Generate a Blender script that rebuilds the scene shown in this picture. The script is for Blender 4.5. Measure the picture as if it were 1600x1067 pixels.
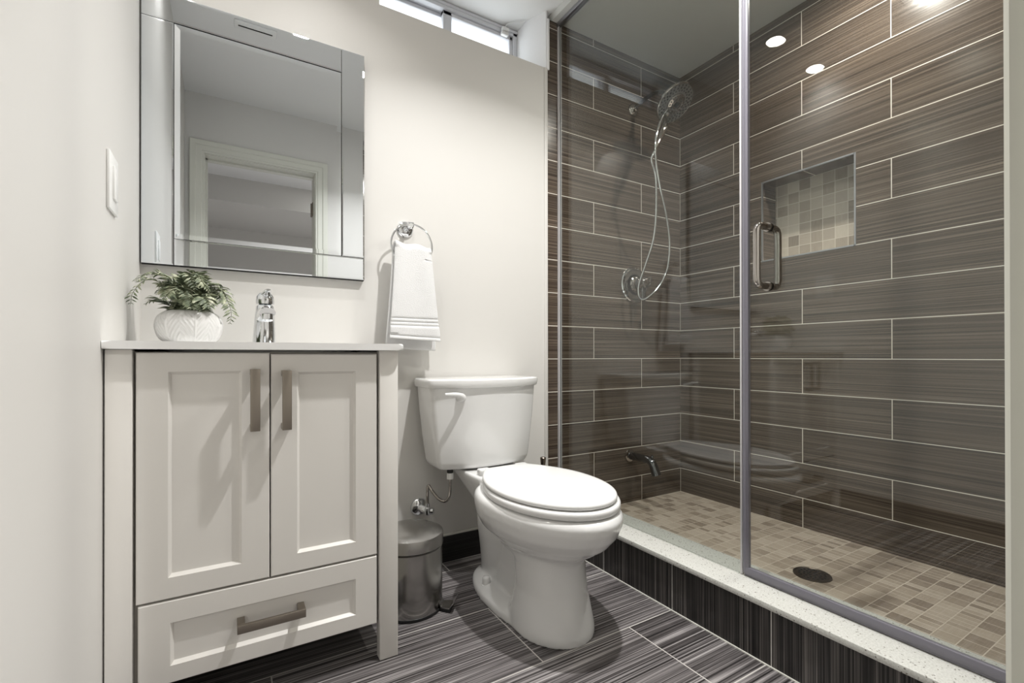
import bpy, bmesh, math, random
from math import pi, sin, cos, radians
from mathutils import Vector, Matrix, noise

random.seed(7)
S = bpy.context.scene
COL = S.collection
for o in list(bpy.data.objects):
    bpy.data.objects.remove(o)

# ---------------------------------------------------------------- camera, world, exposure
H = 0.795                                   # camera height; x,y of the camera are the origin
yaw, pitch, roll = 0.540946, 0.0025968, -0.0010945
f = Vector((sin(yaw) * cos(pitch), cos(yaw) * cos(pitch), sin(pitch)))
r0 = Vector((cos(yaw), -sin(yaw), 0)); u0 = r0.cross(f)
r = r0 * cos(roll) + u0 * sin(roll); u = -r0 * sin(roll) + u0 * cos(roll)
cd = bpy.data.cameras.new('camera'); cam = bpy.data.objects.new('camera', cd); COL.objects.link(cam)
M = Matrix((r, u, -f)).transposed().to_4x4(); M.translation = (0, 0, H)
cam.matrix_world = M
cd.sensor_fit = 'HORIZONTAL'; cd.sensor_width = 36; cd.lens = 36 * 735.776 / 1600
cd.shift_y = (554.27 - 533.5) / 1600; cd.clip_start = 0.01
S.camera = cam

w = bpy.data.worlds.new('sky'); S.world = w; w.use_nodes = True
bg = w.node_tree.nodes['Background']; bg.inputs[0].default_value = (0.93, 0.97, 1.0, 1); bg.inputs[1].default_value = 3.5
vs = S.view_settings
S.display_settings.display_device = 'sRGB'
vs.view_transform = 'Standard'; vs.look = 'None'; vs.gamma = 1.0; vs.use_curve_mapping = False
vs.exposure = 0.1

P_NEAR, P_LEFT, P_MID, P_SHOWER, P_HALL = 2.3, 1.0, 17.0, 12.0, 60.0   # lamp watts

# ---------------------------------------------------------------- room numbers (metres)
XL, YB, XR = -0.218, 1.7015, 2.0755
XT = 1.205                                  # painted wall meets tile
ZC, ZS = 2.32, 2.286                        # room ceiling, shower ceiling
ZLEDGE = 2.066
ZF = 0.071                                  # shower floor
YD = 0.095                                  # inner face of the door wall
GX = 1.268                                  # shower glass plane
ROW = 0.147; ROW0 = 0.782

# ---------------------------------------------------------------- helpers
def smooth(me, angle=35):
    for p in me.polygons: p.use_smooth = True
    me.set_sharp_from_angle(angle=radians(angle))

def obj(name, bm, mat, parent=None, angle=35, fix=True):
    if fix: bmesh.ops.recalc_face_normals(bm, faces=bm.faces)
    me = bpy.data.meshes.new(name); bm.to_mesh(me); bm.free()
    mats = mat if isinstance(mat, (list, tuple)) else [mat]
    for m in mats: me.materials.append(m)
    smooth(me, angle)
    o = bpy.data.objects.new(name, me); COL.objects.link(o)
    if parent is not None:
        o.parent = parent
        o.matrix_parent_inverse = Matrix.Translation(parent['origin']).inverted() if 'origin' in parent else Matrix()
    return o

def thing(name, label, cat, loc, group=None):
    o = bpy.data.objects.new(name, None); COL.objects.link(o); o.location = loc
    o['origin'] = [float(v) for v in loc]
    o.empty_display_size = 0.05
    o['label'] = label; o['category'] = cat
    if group: o['group'] = group
    return o

def tag(o, label, cat, group=None):
    o['label'] = label; o['category'] = cat
    if group: o['group'] = group
    return o

def struct(name, bm, mat, parent=None):
    o = obj(name, bm, mat, parent)
    if parent is None: o['kind'] = 'structure'
    return o

def NB(): return bmesh.new()

def box(bm, x0, x1, y0, y1, z0, z1, bev=0, seg=2, mi=0):
    vs_ = [bm.verts.new((x, y, z)) for x in (x0, x1) for y in (y0, y1) for z in (z0, z1)]
    q = [(0, 1, 3, 2), (4, 6, 7, 5), (0, 4, 5, 1), (2, 3, 7, 6), (0, 2, 6, 4), (1, 5, 7, 3)]
    fs = [bm.faces.new([vs_[i] for i in k]) for k in q]
    for f_ in fs: f_.material_index = mi
    if bev:
        es = list({e for f_ in fs for e in f_.edges})
        bmesh.ops.bevel(bm, geom=es, offset=bev, segments=seg, profile=0.5, affect='EDGES')
    return bm

def loft(bm, rings, cap0=True, cap1=True, closed=True, mi=0):
    rv = [[bm.verts.new(p) for p in ring] for ring in rings]
    n = len(rv[0]); out = []
    for a, b in zip(rv[:-1], rv[1:]):
        for i in range(n if closed else n - 1):
            j = (i + 1) % n
            try: out.append(bm.faces.new((a[i], a[j], b[j], b[i])))
            except ValueError: pass
    if cap0: out.append(bm.faces.new(rv[0][::-1]))
    if cap1: out.append(bm.faces.new(rv[-1]))
    for f_ in out: f_.material_index = mi
    return rv

def frame_of(axis):
    a = Vector(axis).normalized()
    t = Vector((0, 0, 1)) if abs(a.z) < 0.9 else Vector((1, 0, 0))
    x = t.cross(a).normalized(); y = a.cross(x)
    return x, y, a

def lathe(bm, prof, center=(0, 0, 0), axis=(0, 0, 1), n=40, mi=0, cap=True):
    """prof: list of (radius, height along axis)"""
    x, y, a = frame_of(axis); c = Vector(center)
    rings = []
    for rad, h in prof:
        rad = max(rad, 1e-5)
        rings.append([c + a * h + x * (rad * cos(2 * pi * i / n)) + y * (rad * sin(2 * pi * i / n)) for i in range(n)])
    loft(bm, rings, cap, cap, mi=mi)
    return bm

def spline(pts, k=10):
    pts = [Vector(p) for p in pts]
    if len(pts) < 3: return pts
    out = []
    q = [2 * pts[0] - pts[1]] + pts + [2 * pts[-1] - pts[-2]]
    for i in range(1, len(q) - 2):
        p0, p1, p2, p3 = q[i - 1:i + 3]
        for j in range(k):
            t = j / k
            out.append(0.5 * ((2 * p1) + (p2 - p0) * t + (2 * p0 - 5 * p1 + 4 * p2 - p3) * t * t + (3 * p1 - p0 - 3 * p2 + p3) * t ** 3))
    out.append(pts[-1])
    return out

def tube(bm, pts, rad, n=12, radii=None, mi=0, closed=False, flat=None):
    pts = [Vector(p) for p in pts]
    N = len(pts); rings = []
    up = None
    for i, p in enumerate(pts):
        if closed: d = pts[(i + 1) % N] - pts[i - 1]
        else: d = pts[min(i + 1, N - 1)] - pts[max(i - 1, 0)]
        d.normalize()
        if up is None:
            up = Vector((0, 0, 1)) if abs(d.z) < 0.9 else Vector((1, 0, 0))
        up = (up - d * up.dot(d)).normalized(); s = d.cross(up)
        rr = radii[i] if radii else rad
        fx = flat if flat else (1, 1)
        rings.append([p + up * (rr * fx[0] * cos(2 * pi * j / n)) + s * (rr * fx[1] * sin(2 * pi * j / n)) for j in range(n)])
    if closed:
        rings.append(rings[0])
        rv = [[bm.verts.new(p) for p in ring] for ring in rings[:-1]]
        for a in range(N):
            A, B = rv[a], rv[(a + 1) % N]
            for i in range(n):
                j = (i + 1) % n
                bm.faces.new((A[i], A[j], B[j], B[i])).material_index = mi
    else:
        loft(bm, rings, mi=mi)
    return bm

def prism(bm, poly, z0, z1, mi=0, bev=0, seg=3, top_only=False):
    a = [bm.verts.new((x, y, z0)) for x, y in poly]; b = [bm.verts.new((x, y, z1)) for x, y in poly]
    n = len(poly); fs = [bm.faces.new(a[::-1]), bm.faces.new(b)]
    for i in range(n): fs.append(bm.faces.new((a[i], a[(i + 1) % n], b[(i + 1) % n], b[i])))
    for f_ in fs: f_.material_index = mi
    if bev:
        es = list(fs[1].edges) + ([] if top_only else list(fs[0].edges))
        bmesh.ops.bevel(bm, geom=es, offset=bev, segments=seg, profile=0.5, affect='EDGES')
    return bm

# ---------------------------------------------------------------- materials
def lin(c):
    def g(v):
        v /= 255
        return v / 12.92 if v <= .04045 else ((v + .055) / 1.055) ** 2.4
    return (g(c[0]), g(c[1]), g(c[2]), 1)

class NT:
    def __init__(s, name):
        s.m = bpy.data.materials.new(name); s.m.use_nodes = True
        s.t = s.m.node_tree; s.b = s.t.nodes['Principled BSDF']; s.out = s.t.nodes['Material Output']
    def n(s, typ, ins=None, **kw):
        nd = s.t.nodes.new(typ)
        for k, v in kw.items(): setattr(nd, k, v)
        for k, v in (ins or {}).items():
            if hasattr(v, 'default_value') or isinstance(v, bpy.types.NodeSocket): s.t.links.new(v, nd.inputs[k])
            else: nd.inputs[k].default_value = v
        return nd
    def math(s, op, a, b=0.0, clamp=False):
        nd = s.n('ShaderNodeMath', {0: a, 1: b}, operation=op); nd.use_clamp = clamp
        return nd.outputs[0]
    def xyz(s):
        tc = s.n('ShaderNodeTexCoord')
        return s.n('ShaderNodeSeparateXYZ', {0: tc.outputs['Object']}).outputs
    def comb(s, x, y, z=0.0):
        return s.n('ShaderNodeCombineXYZ', {0: x, 1: y, 2: z}).outputs[0]
    def ramp(s, fac, stops):
        nd = s.n('ShaderNodeValToRGB', {0: fac}); e = nd.color_ramp.elements
        while len(e) < len(stops): e.new(0.5)
        for el, (p, c) in zip(e, stops): el.position = p; el.color = c
        return nd.outputs[0]
    def mix(s, fac, a, b):
        nd = s.n('ShaderNodeMix', data_type='RGBA')
        for k, v in ((0, fac), (6, a), (7, b)):
            if isinstance(v, bpy.types.NodeSocket): s.t.links.new(v, nd.inputs[k])
            else: nd.inputs[k].default_value = v
        return nd.outputs[2]
    def noise(s, vec, scale=1.0, detail=2.0, rough=0.5):
        return s.n('ShaderNodeTexNoise', {'Vector': vec, 'Scale': scale, 'Detail': detail, 'Roughness': rough}).outputs[0]
    def bump(s, h, strength=0.2, dist=0.002):
        s.t.links.new(s.n('ShaderNodeBump', {'Height': h, 'Strength': strength, 'Distance': dist}).outputs[0], s.b.inputs['Normal'])
    def set(s, **kw):
        names = dict(color='Base Color', rough='Roughness', metal='Metallic', spec='Specular IOR Level', coat='Coat Weight', coat_rough='Coat Roughness',
                     aniso='Anisotropic', emis='Emission Color', emis_s='Emission Strength', trans='Transmission Weight', sheen='Sheen Weight', sss='Subsurface Weight')
        for k, v in kw.items():
            i = s.b.inputs[names[k]]
            if isinstance(v, bpy.types.NodeSocket): s.t.links.new(v, i)
            else: i.default_value = v
        return s

def plain(name, rgb, rough=0.5, metal=0.0, **kw):
    return NT(name).set(color=lin(rgb), rough=rough, metal=metal, **kw).m

def paint(name, rgb, rough=0.55, bump=0.05):
    t = NT(name); p = t.xyz(); v = t.comb(p[0], p[1], p[2])
    t.set(color=lin(rgb), rough=rough)
    t.bump(t.noise(v, 120, 3), bump, 0.001)
    return t.m

def tile_mat(name, ua, va, u0, v0, bw, rh, stops, mortar_rgb, mortar=0.0015, rough=0.2, offset=0.5, streak=(1.2, 210), contrast=1.2, tilevar=0.05, spec=0.5):
    """long streaked tile; ua/va = axis index running along / across the grain"""
    t = NT(name); p = t.xyz()
    uu = t.math('SUBTRACT', p[ua], u0); vv = t.math('SUBTRACT', p[va], v0)
    br = t.n('ShaderNodeTexBrick', {'Vector': t.comb(uu, vv), 'Color1': (0, 0, 0, 1), 'Color2': (1, 1, 1, 1), 'Mortar': (0.5, 0.5, 0.5, 1), 'Scale': 1.0,
             'Mortar Size': mortar, 'Mortar Smooth': 0.0, 'Bias': 0.0, 'Brick Width': bw, 'Row Height': rh}, offset=offset, offset_frequency=2, squash=1.0)
    rnd = t.n('ShaderNodeSeparateColor', {0: br.outputs[0]}).outputs[0]
    sx = t.math('ADD', t.math('MULTIPLY', uu, streak[0]), t.math('MULTIPLY', rnd, 37.0))
    fine = t.noise(t.comb(sx, t.math('MULTIPLY', vv, streak[1]), t.math('MULTIPLY', rnd, 11.0)), 1.0, 1, 0.6)
    coarse = t.noise(t.comb(t.math('MULTIPLY', sx, 0.8), t.math('MULTIPLY', vv, streak[1] * 0.22), t.math('MULTIPLY', rnd, 23.0)), 1.0, 2, 0.5)
    k = t.math('ADD', t.math('MULTIPLY', fine, 0.72), t.math('MULTIPLY', coarse, 0.28))
    k = t.math('ADD', t.math('MULTIPLY', t.math('SUBTRACT', k, 0.5), contrast), 0.5)
    k = t.math('ADD', k, t.math('MULTIPLY', t.math('SUBTRACT', rnd, 0.5), tilevar))
    c = t.ramp(k, [(a, lin(b)) for a, b in stops])
    c = t.mix(br.outputs[1], c, lin(mortar_rgb))
    rg = t.math('ADD', t.math('MULTIPLY', br.outputs[1], 0.6 - rough), t.math('ADD', rough, t.math('MULTIPLY', t.math('SUBTRACT', fine, 0.5), 0.12)))
    t.set(color=c, rough=rg, spec=spec)
    t.bump(t.math('SUBTRACT', 1.0, br.outputs[1]), 0.2, 0.0006)
    return t.m

def mosaic_mat(name, ua, va, u0, v0, cell, stops, mortar_rgb, rough=0.35, split=True):
    t = NT(name); p = t.xyz()
    uu = t.math('SUBTRACT', p[ua], u0); vv = t.math('SUBTRACT', p[va], v0)
    def brick(w, h, off=0.0, bias=0.0):
        b = t.n('ShaderNodeTexBrick', {'Vector': t.comb(uu, vv), 'Color1': (0, 0, 0, 1), 'Color2': (1, 1, 1, 1), 'Mortar': (0.5, 0.5, 0.5, 1), 'Scale': 1.0,
             'Mortar Size': 0.0012, 'Mortar Smooth': 0.1, 'Bias': bias, 'Brick Width': w, 'Row Height': h}, offset=off, offset_frequency=2, squash=1.0)
        return t.n('ShaderNodeSeparateColor', {0: b.outputs[0]}).outputs[0], b.outputs[1]
    r1, m1 = brick(cell, cell)
    r2, m2 = brick(cell / 2, cell)
    sel = t.math('GREATER_THAN', t.math('FRACT', t.math('MULTIPLY', r1, 7.31)), 0.55 if split else 2.0)
    rnd = t.math('ADD', t.math('MULTIPLY', r1, t.math('SUBTRACT', 1.0, sel)), t.math('MULTIPLY', r2, sel))
    mor = t.math('MAXIMUM', m1, t.math('MULTIPLY', m2, sel))
    ori = t.math('GREATER_THAN', t.math('FRACT', t.math('MULTIPLY', r1, 13.7)), 0.5 if not split else 0.12)
    a = t.noise(t.comb(t.math('MULTIPLY', uu, 25.0), t.math('MULTIPLY', vv, 260.0), t.math('MULTIPLY', rnd, 31.0)), 1.0, 2)
    b = t.noise(t.comb(t.math('MULTIPLY', uu, 260.0), t.math('MULTIPLY', vv, 25.0), t.math('MULTIPLY', rnd, 31.0)), 1.0, 2)
    st = t.math('ADD', t.math('MULTIPLY', a, ori), t.math('MULTIPLY', b, t.math('SUBTRACT', 1.0, ori)))
    if split: st = t.math('ADD', t.math('MULTIPLY', b, ori), t.math('MULTIPLY', a, t.math('SUBTRACT', 1.0, ori)))
    k = t.math('ADD', t.math('MULTIPLY', rnd, 0.72), t.math('MULTIPLY', st, 0.36))
    c = t.mix(mor, t.ramp(k, [(x, lin(y)) for x, y in stops]), lin(mortar_rgb))
    t.set(color=c, rough=rough)
    t.bump(t.math('SUBTRACT', t.math('MULTIPLY', st, 0.2), mor), 0.3, 0.001)
    return t.m

MT = {}
MT['wall'] = paint('wall paint', (214, 212, 208), 0.5)
MT['white_wall'] = paint('bright white paint', (240, 240, 241), 0.6)
MT['ceiling'] = paint('ceiling paint', (236, 236, 235), 0.8)
MT['shower_ceiling'] = paint('shower ceiling paint', (206, 206, 202), 0.45)
MT['trim'] = plain('trim paint', (226, 226, 218), 0.35)
MT['door_trim'] = plain('door casing paint', (214, 214, 204), 0.35)
WST = [(0.22, (45, 38, 32)), (0.42, (71, 61, 53)), (0.58, (92, 81, 71)), (0.80, (128, 114, 102))]
MG = (222, 215, 204)
TL = 0.6275
# back tile wall: even rows have joints 0.6025 from the corner;  right wall: even rows at 0.3143
MT['tile_back'] = tile_mat('brown streaked wall tile back', 0, 2, XR - 0.29 - TL * 2, ROW0 - ROW * 6, TL, ROW, WST, MG)
MT['tile_right'] = tile_mat('brown streaked wall tile right', 1, 2, YB - 0.3143 - TL * 2.5, ROW0 - ROW * 6, TL, ROW, WST, MG)
FST = [(0.28, (40, 38, 38)), (0.44, (80, 76, 76)), (0.56, (116, 112, 112)), (0.76, (178, 174, 173))]
MT['floor'] = tile_mat('charcoal streaked floor tile', 0, 1, 0.395, 1.0085, 0.61, 0.304, FST, (196, 193, 188), mortar=0.0016, rough=0.36, streak=(1.5, 230), contrast=1.5, tilevar=0.0, spec=0.35)
CST = [(0.28, (14, 13, 13)), (0.46, (38, 36, 35)), (0.60, (76, 72, 70)), (0.78, (130, 125, 121))]
MT['curb_tile'] = tile_mat('charcoal streaked curb tile', 2, 1, -0.5, 1.0043, 3.0, 0.3135, CST, (196, 193, 188), mortar=0.0014, rough=0.3, offset=0.0, streak=(1.3, 250), contrast=1.35, tilevar=0.03)
MT['base_tile'] = tile_mat('charcoal baseboard tile', 0, 2, 0.0, -0.5, 0.61, 2.0, [(0.3, (14, 13, 13)), (0.5, (26, 24, 24)), (0.75, (56, 54, 54))], (150, 148, 144), mortar=0.001, rough=0.35, offset=0.0, tilevar=0.02)
MT['mosaic'] = mosaic_mat('taupe mosaic floor', 0, 1, 0.0, 0.0385, 0.0503, [(0.08, (124, 110, 98)), (0.3, (150, 136, 122)), (0.6, (168, 154, 139)), (0.95, (184, 171, 157))], (200, 188, 174))
MT['niche'] = mosaic_mat('beige mosaic niche', 1, 2, 0.85, 1.19, 0.0485, [(0.1, (112, 102, 92)), (0.32, (142, 132, 120)), (0.6, (164, 154, 142)), (0.95, (184, 175, 163))], (196, 188, 177), split=False)

def quartz():
    t = NT('speckled white quartz'); p = t.xyz(); v = t.comb(p[0], p[1], p[2])
    a = t.n('ShaderNodeTexVoronoi', {'Vector': v, 'Scale': 150.0}, feature='F1').outputs['Distance']
    n_ = t.noise(v, 95, 2)
    m_ = t.math('MULTIPLY', t.math('LESS_THAN', a, 0.26), t.math('GREATER_THAN', n_, 0.53))
    c = t.mix(m_, t.ramp(t.noise(v, 260, 2), [(0.3, lin((190, 190, 184))), (0.7, lin((210, 210, 205)))]), lin((128, 124, 116)))
    return t.set(color=c, rough=0.25).m
MT['quartz'] = quartz()
MT['cabinet'] = plain('cabinet lacquer', (230, 227, 222), 0.38)
MT['cabinet_in'] = plain('cabinet carcass', (200, 196, 188), 0.6)
MT['ceramic'] = plain('white ceramic', (228, 228, 227), 0.12, coat=0.4, coat_rough=0.03)
MT['seat'] = plain('white seat plastic', (226, 226, 225), 0.18)
MT['counter'] = plain('white cultured top', (240, 240, 239), 0.15, coat=0.3)
MT['chrome'] = plain('chrome', (226, 228, 230), 0.06, 1.0)
MT['dark_chrome'] = plain('polished nickel', (176, 171, 166), 0.08, 1.0)
MT['shower_chrome'] = plain('chrome with darkened reflections', (128, 128, 130), 0.1, 1.0)  # chrome darkened in colour to imitate dark surroundings reflected in it
MT['dark_face'] = plain('chrome dish with painted dark reflection', (52, 52, 54), 0.14, 1.0)  # chrome dish coloured dark in place of its dark reflections
MT['disc_face'] = plain('dark spray face', (122, 120, 117), 0.3, 0.45)
MT['nickel'] = plain('brushed nickel', (150, 142, 132), 0.36, 1.0)
MT['bronze'] = plain('aged metal', (120, 110, 100), 0.3, 1.0)
MT['alu'] = plain('satin aluminium', (186, 186, 192), 0.3, 1.0)
MT['black'] = plain('black rubber', (18, 18, 18), 0.5)
MT['nozzle'] = plain('black for nozzles and gap shade', (12, 12, 12), 0.6)
MT['white_plastic'] = plain('white plastic', (238, 238, 236), 0.35)
MT['vinyl'] = plain('white vinyl', (216, 217, 222), 0.4)
MT['seal'] = plain('grey vinyl seal', (116, 114, 123), 0.3)
MT['seal_clear'] = plain('pale vinyl strip', (205, 203, 205), 0.25)
MT['dark_gap'] = plain('dark backing', (20, 20, 20), 0.7)
MT['pot'] = plain('matte white pot', (224, 223, 221), 0.6)

def steel():
    t = NT('brushed stainless'); p = t.xyz()
    n_ = t.noise(t.comb(t.math('MULTIPLY', p[0], 4.0), t.math('MULTIPLY', p[1], 4.0), t.math('MULTIPLY', p[2], 900.0)), 1.0, 2)
    t.set(color=lin((170, 168, 165)), metal=1.0, rough=t.math('ADD', 0.18, t.math('MULTIPLY', n_, 0.04)), aniso=0.8)
    return t.m
MT['steel'] = steel()
MT['steel_lid'] = plain('brushed steel lid', (172, 170, 167), 0.27, 1.0, aniso=0.5)

def mirror_mat():
    t = NT('mirror silver'); t.set(color=(0.86, 0.90, 0.94, 1), metal=1.0, rough=0.0); return t.m
MT['mirror'] = mirror_mat()

def glass_mat(name, tint, ior=1.5, gain=1.0):
    t = NT(name); t.t.nodes.remove(t.b)
    ge = t.n('ShaderNodeNewGeometry')
    dp = t.n('ShaderNodeVectorMath', {0: ge.outputs['Normal'], 1: ge.outputs['Incoming']}, operation='DOT_PRODUCT').outputs['Value']
    f0 = ((ior - 1) / (ior + 1)) ** 2 * gain
    fr = t.math('ADD', t.math('MULTIPLY', t.math('POWER', t.math('SUBTRACT', 1.0, t.math('ABSOLUTE', dp), True), 5.0), 1 - f0), f0, True)
    tr = t.n('ShaderNodeBsdfTransparent', {'Color': tint}); gl = t.n('ShaderNodeBsdfGlossy', {'Color': (1, 1, 1, 1), 'Roughness': 0.0})
    mx = t.n('ShaderNodeMixShader', {0: fr, 1: tr.outputs[0], 2: gl.outputs[0]})
    t.t.links.new(mx.outputs[0], t.out.inputs[0])
    return t.m
MT['glass'] = glass_mat('clear shower glass', (0.955, 0.975, 0.965, 1), 1.5)
MT['glass_edge'] = plain('green glass edge', (120, 150, 146), 0.1)
MT['pane'] = glass_mat('window glass', (0.97, 0.98, 0.98, 1), 1.45)

def terry():
    t = NT('white terry cloth'); p = t.xyz(); v = t.comb(p[0], p[1], p[2])
    t.set(color=lin((226, 226, 226)), rough=0.95, sheen=0.2)
    t.bump(t.noise(v, 420, 2), 0.7, 0.003)
    return t.m
MT['terry'] = terry()

def leafm():
    t = NT('grey green fern leaf'); p = t.xyz(); v = t.comb(p[0], p[1], p[2])
    c = t.ramp(t.noise(v, 60, 2), [(0.30, lin((62, 72, 54))), (0.48, lin((112, 122, 96))), (0.62, lin((164, 168, 140))), (0.75, lin((206, 207, 186)))])
    return t.set(color=c, rough=0.55).m
MT['leaf'] = leafm()
MT['stem'] = plain('fern stem', (92, 98, 70), 0.6)

def emit(name, rgb, s):
    return NT(name).set(color=(0, 0, 0, 1), emis=rgb + (1,), emis_s=s).m
MT['lens'] = emit('lamp lens', (1.0, 0.95, 0.88), 45.0)

# ---------------------------------------------------------------- room shell
bm = NB(); box(bm, -2.0, XT, -2.4, 2.0, -0.06, 0.0); struct('floor', bm, MT['floor'])
bm = NB(); box(bm, 1.20, 2.3, -0.02, 2.0, -0.06, ZF); struct('floor_shower', bm, MT['mosaic'])
bm = NB(); box(bm, -0.45, 1.23, -0.02, 2.05, ZC, ZC + 0.1); struct('ceiling', bm, MT['ceiling'])
bm = NB(); box(bm, 1.23, 2.3, -0.02, 1.85, ZS, ZS + 0.1); struct('ceiling_shower', bm, MT['shower_ceiling'])
bm = NB(); box(bm, XL - 0.12, XL, YD - 0.115, YB, 0, ZC); struct('wall_left', bm, MT['wall'])
# back wall with the high window opening
bm = NB()
box(bm, XL - 0.12, XT, YB, 2.0, 0, ZLEDGE)
box(bm, XL - 0.12, 0.465, YB, 2.0, ZLEDGE, ZC)
struct('wall_back', bm, MT['wall'])
bm = NB()
prism(bm, [(1.199, YB + 0.0005), (1.206, YB + 0.0005), (1.206, 2.0), (1.16, 2.0), (1.16, 1.80)], ZLEDGE, ZC)
struct('wall_window_return', bm, MT['white_wall'])
bm = NB(); box(bm, 1.203, 1.2145, YB - 0.006, YB + 0.02, ZLEDGE - 0.006, ZS, 0.002); struct('trim_1', bm, MT['white_wall'])
bm = NB(); box(bm, 1.188, 1.205, YB - 0.004, YB + 0.002, 0.10, ZLEDGE, 0.001); struct('trim_2', bm, MT['wall'])
# tiled walls
bm = NB(); box(bm, XT, 2.3, YB, 1.85, 0, ZS); struct('wall_shower_back', bm, MT['tile_back'])
NY0, NY1, NZ0, NZ1, ND = 0.8765, 1.2465, 1.223, 1.579, 0.107
bm = NB()
box(bm, XR, XR + 0.2, -0.02, NY0, 0, ZS); box(bm, XR, XR + 0.2, NY1, 1.85, 0, ZS)
box(bm, XR, XR + 0.2, NY0, NY1, 0, NZ0); box(bm, XR, XR + 0.2, NY0, NY1, NZ1, ZS)
wr = struct('wall_shower_right', bm, MT['tile_right'])
bm = NB(); box(bm, XR + ND, XR + ND + 0.02, NY0, NY1, NZ0, NZ1); obj('niche_mosaic', bm, MT['niche'], wr)
bm = NB(); ed = 0.003
for a in ((NY0 - ed, NY0 + ed, NZ0 - ed, NZ1 + ed), (NY1 - ed, NY1 + ed, NZ0 - ed, NZ1 + ed), (NY0, NY1, NZ1 - ed, NZ1 + ed), (NY0, NY1, NZ0 - ed, NZ0 + ed)):
    box(bm, XR - 0.002, XR + 0.004, *a)
obj('niche_edge_trim', bm, MT['alu'], wr)
bm = NB(); box(bm, GX, XR, YD - 0.115, YD, ZF, ZS); struct('wall_shower_front', bm, MT['tile_back'])
# door wall with the opening the photograph is taken through
DX0, DX1, DZ = -0.124, 0.478, 1.975
bm = NB()
box(bm, XL - 0.12, DX0 - 0.012, YD - 0.115, YD, 0, ZC); box(bm, DX1 + 0.012, GX, YD - 0.115, YD, 0, ZC); box(bm, DX0 - 0.012, DX1 + 0.012, YD - 0.115, YD, DZ + 0.012, ZC)
struct('wall_front', bm, MT['wall'])
dr = bpy.data.objects.new('door_1', None); COL.objects.link(dr); dr.location = (0.18, YD, 0); dr['origin'] = [0.18, YD, 0.0]; dr['kind'] = 'structure'
bm = NB()
box(bm, DX0 - 0.012, DX0 + 0.004, YD - 0.118, YD + 0.002, 0, DZ); box(bm, DX1 - 0.004, DX1 + 0.012, YD - 0.118, YD + 0.002, 0, DZ); box(bm, DX0 - 0.012, DX1 + 0.012, YD - 0.118, YD + 0.002, DZ - 0.004, DZ + 0.012)
box(bm, DX0, DX0 + 0.014, YD - 0.10, YD - 0.06, 0, DZ); box(bm, DX0, DX1, YD - 0.10, YD - 0.06, DZ - 0.014, DZ)
obj('door_jamb', bm, MT['door_trim'], dr)
def casing(sgn, y0):
    bm = NB()
    prof = [(0, 0), (0, 0.010), (0.002, 0.012), (0.010, 0.012), (0.014, 0.016), (0.040, 0.016), (0.045, 0.021), (0.068, 0.021), (0.072, 0.018), (0.072, 0)]
    st = [[Vector((DX0 - a, y0 + sgn * h, 0)) for a, h in prof], [Vector((DX0 - a, y0 + sgn * h, DZ + a)) for a, h in prof],
          [Vector((DX1 + a, y0 + sgn * h, DZ + a)) for a, h in prof], [Vector((DX1 + a, y0 + sgn * h, 0)) for a, h in prof]]
    loft(bm, st)
    return bm
obj('door_casing', casing(1, YD), MT['door_trim'], dr); obj('door_casing', casing(-1, YD - 0.115), MT['door_trim'], dr)
for hz in (0.25, 1.72):
    bm = NB(); box(bm, DX1 - 0.008, DX1 - 0.003, YD - 0.10, YD - 0.068, hz, hz + 0.09); lathe(bm, [(0.006, 0), (0.006, 0.09)], (DX1 - 0.008, YD - 0.105, hz), n=12)
    obj('hinge', bm, MT['bronze'], dr)
# hallway behind the camera (seen only in the mirror)
bm = NB(); box(bm, -2.0, 2.3, -2.4, -2.3, 0, ZC); struct('wall_hall', bm, MT['wall'])
bm = NB(); box(bm, -2.1, -2.0, -2.4, -0.02, 0, ZC); struct('wall_hall_left', bm, MT['wall'])
bm = NB(); box(bm, 2.2, 2.3, -2.4, -0.02, 0, ZC); struct('wall_hall_right', bm, MT['wall'])
bm = NB(); box(bm, -2.1, 2.3, -2.4, -0.02, ZC, ZC + 0.1); struct('ceiling_hall', bm, MT['ceiling'])
bm = NB(); box(bm, -2.0, 2.2, -2.3, -1.3, 2.11, ZC); struct('trim_hall_bulkhead', bm, MT['wall'])
bm = NB(); box(bm, XT, 2.3, -2.4, -0.02, -0.06, 0); struct('floor_hall', bm, MT['floor'])
bm = NB(); box(bm, -2.0, XL - 0.12, -0.02, 0.08, 0, ZC); struct('wall_hall_side', bm, MT['wall'])
# baseboards
bm = NB(); box(bm, XL + 0.001, 1.183, YB - 0.010, YB, 0, 0.098); struct('baseboard_back', bm, MT['base_tile'])
bm = NB(); box(bm, XL + 0.001, 1.183, YB - 0.007, YB - 0.0005, 0.098, 0.107, 0.002); struct('trim_3', bm, MT['trim'])
bm = NB(); box(bm, XL, XL + 0.010, YD + 0.03, YB - 0.011, 0, 0.098); struct('baseboard_left', bm, MT['base_tile'])

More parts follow.
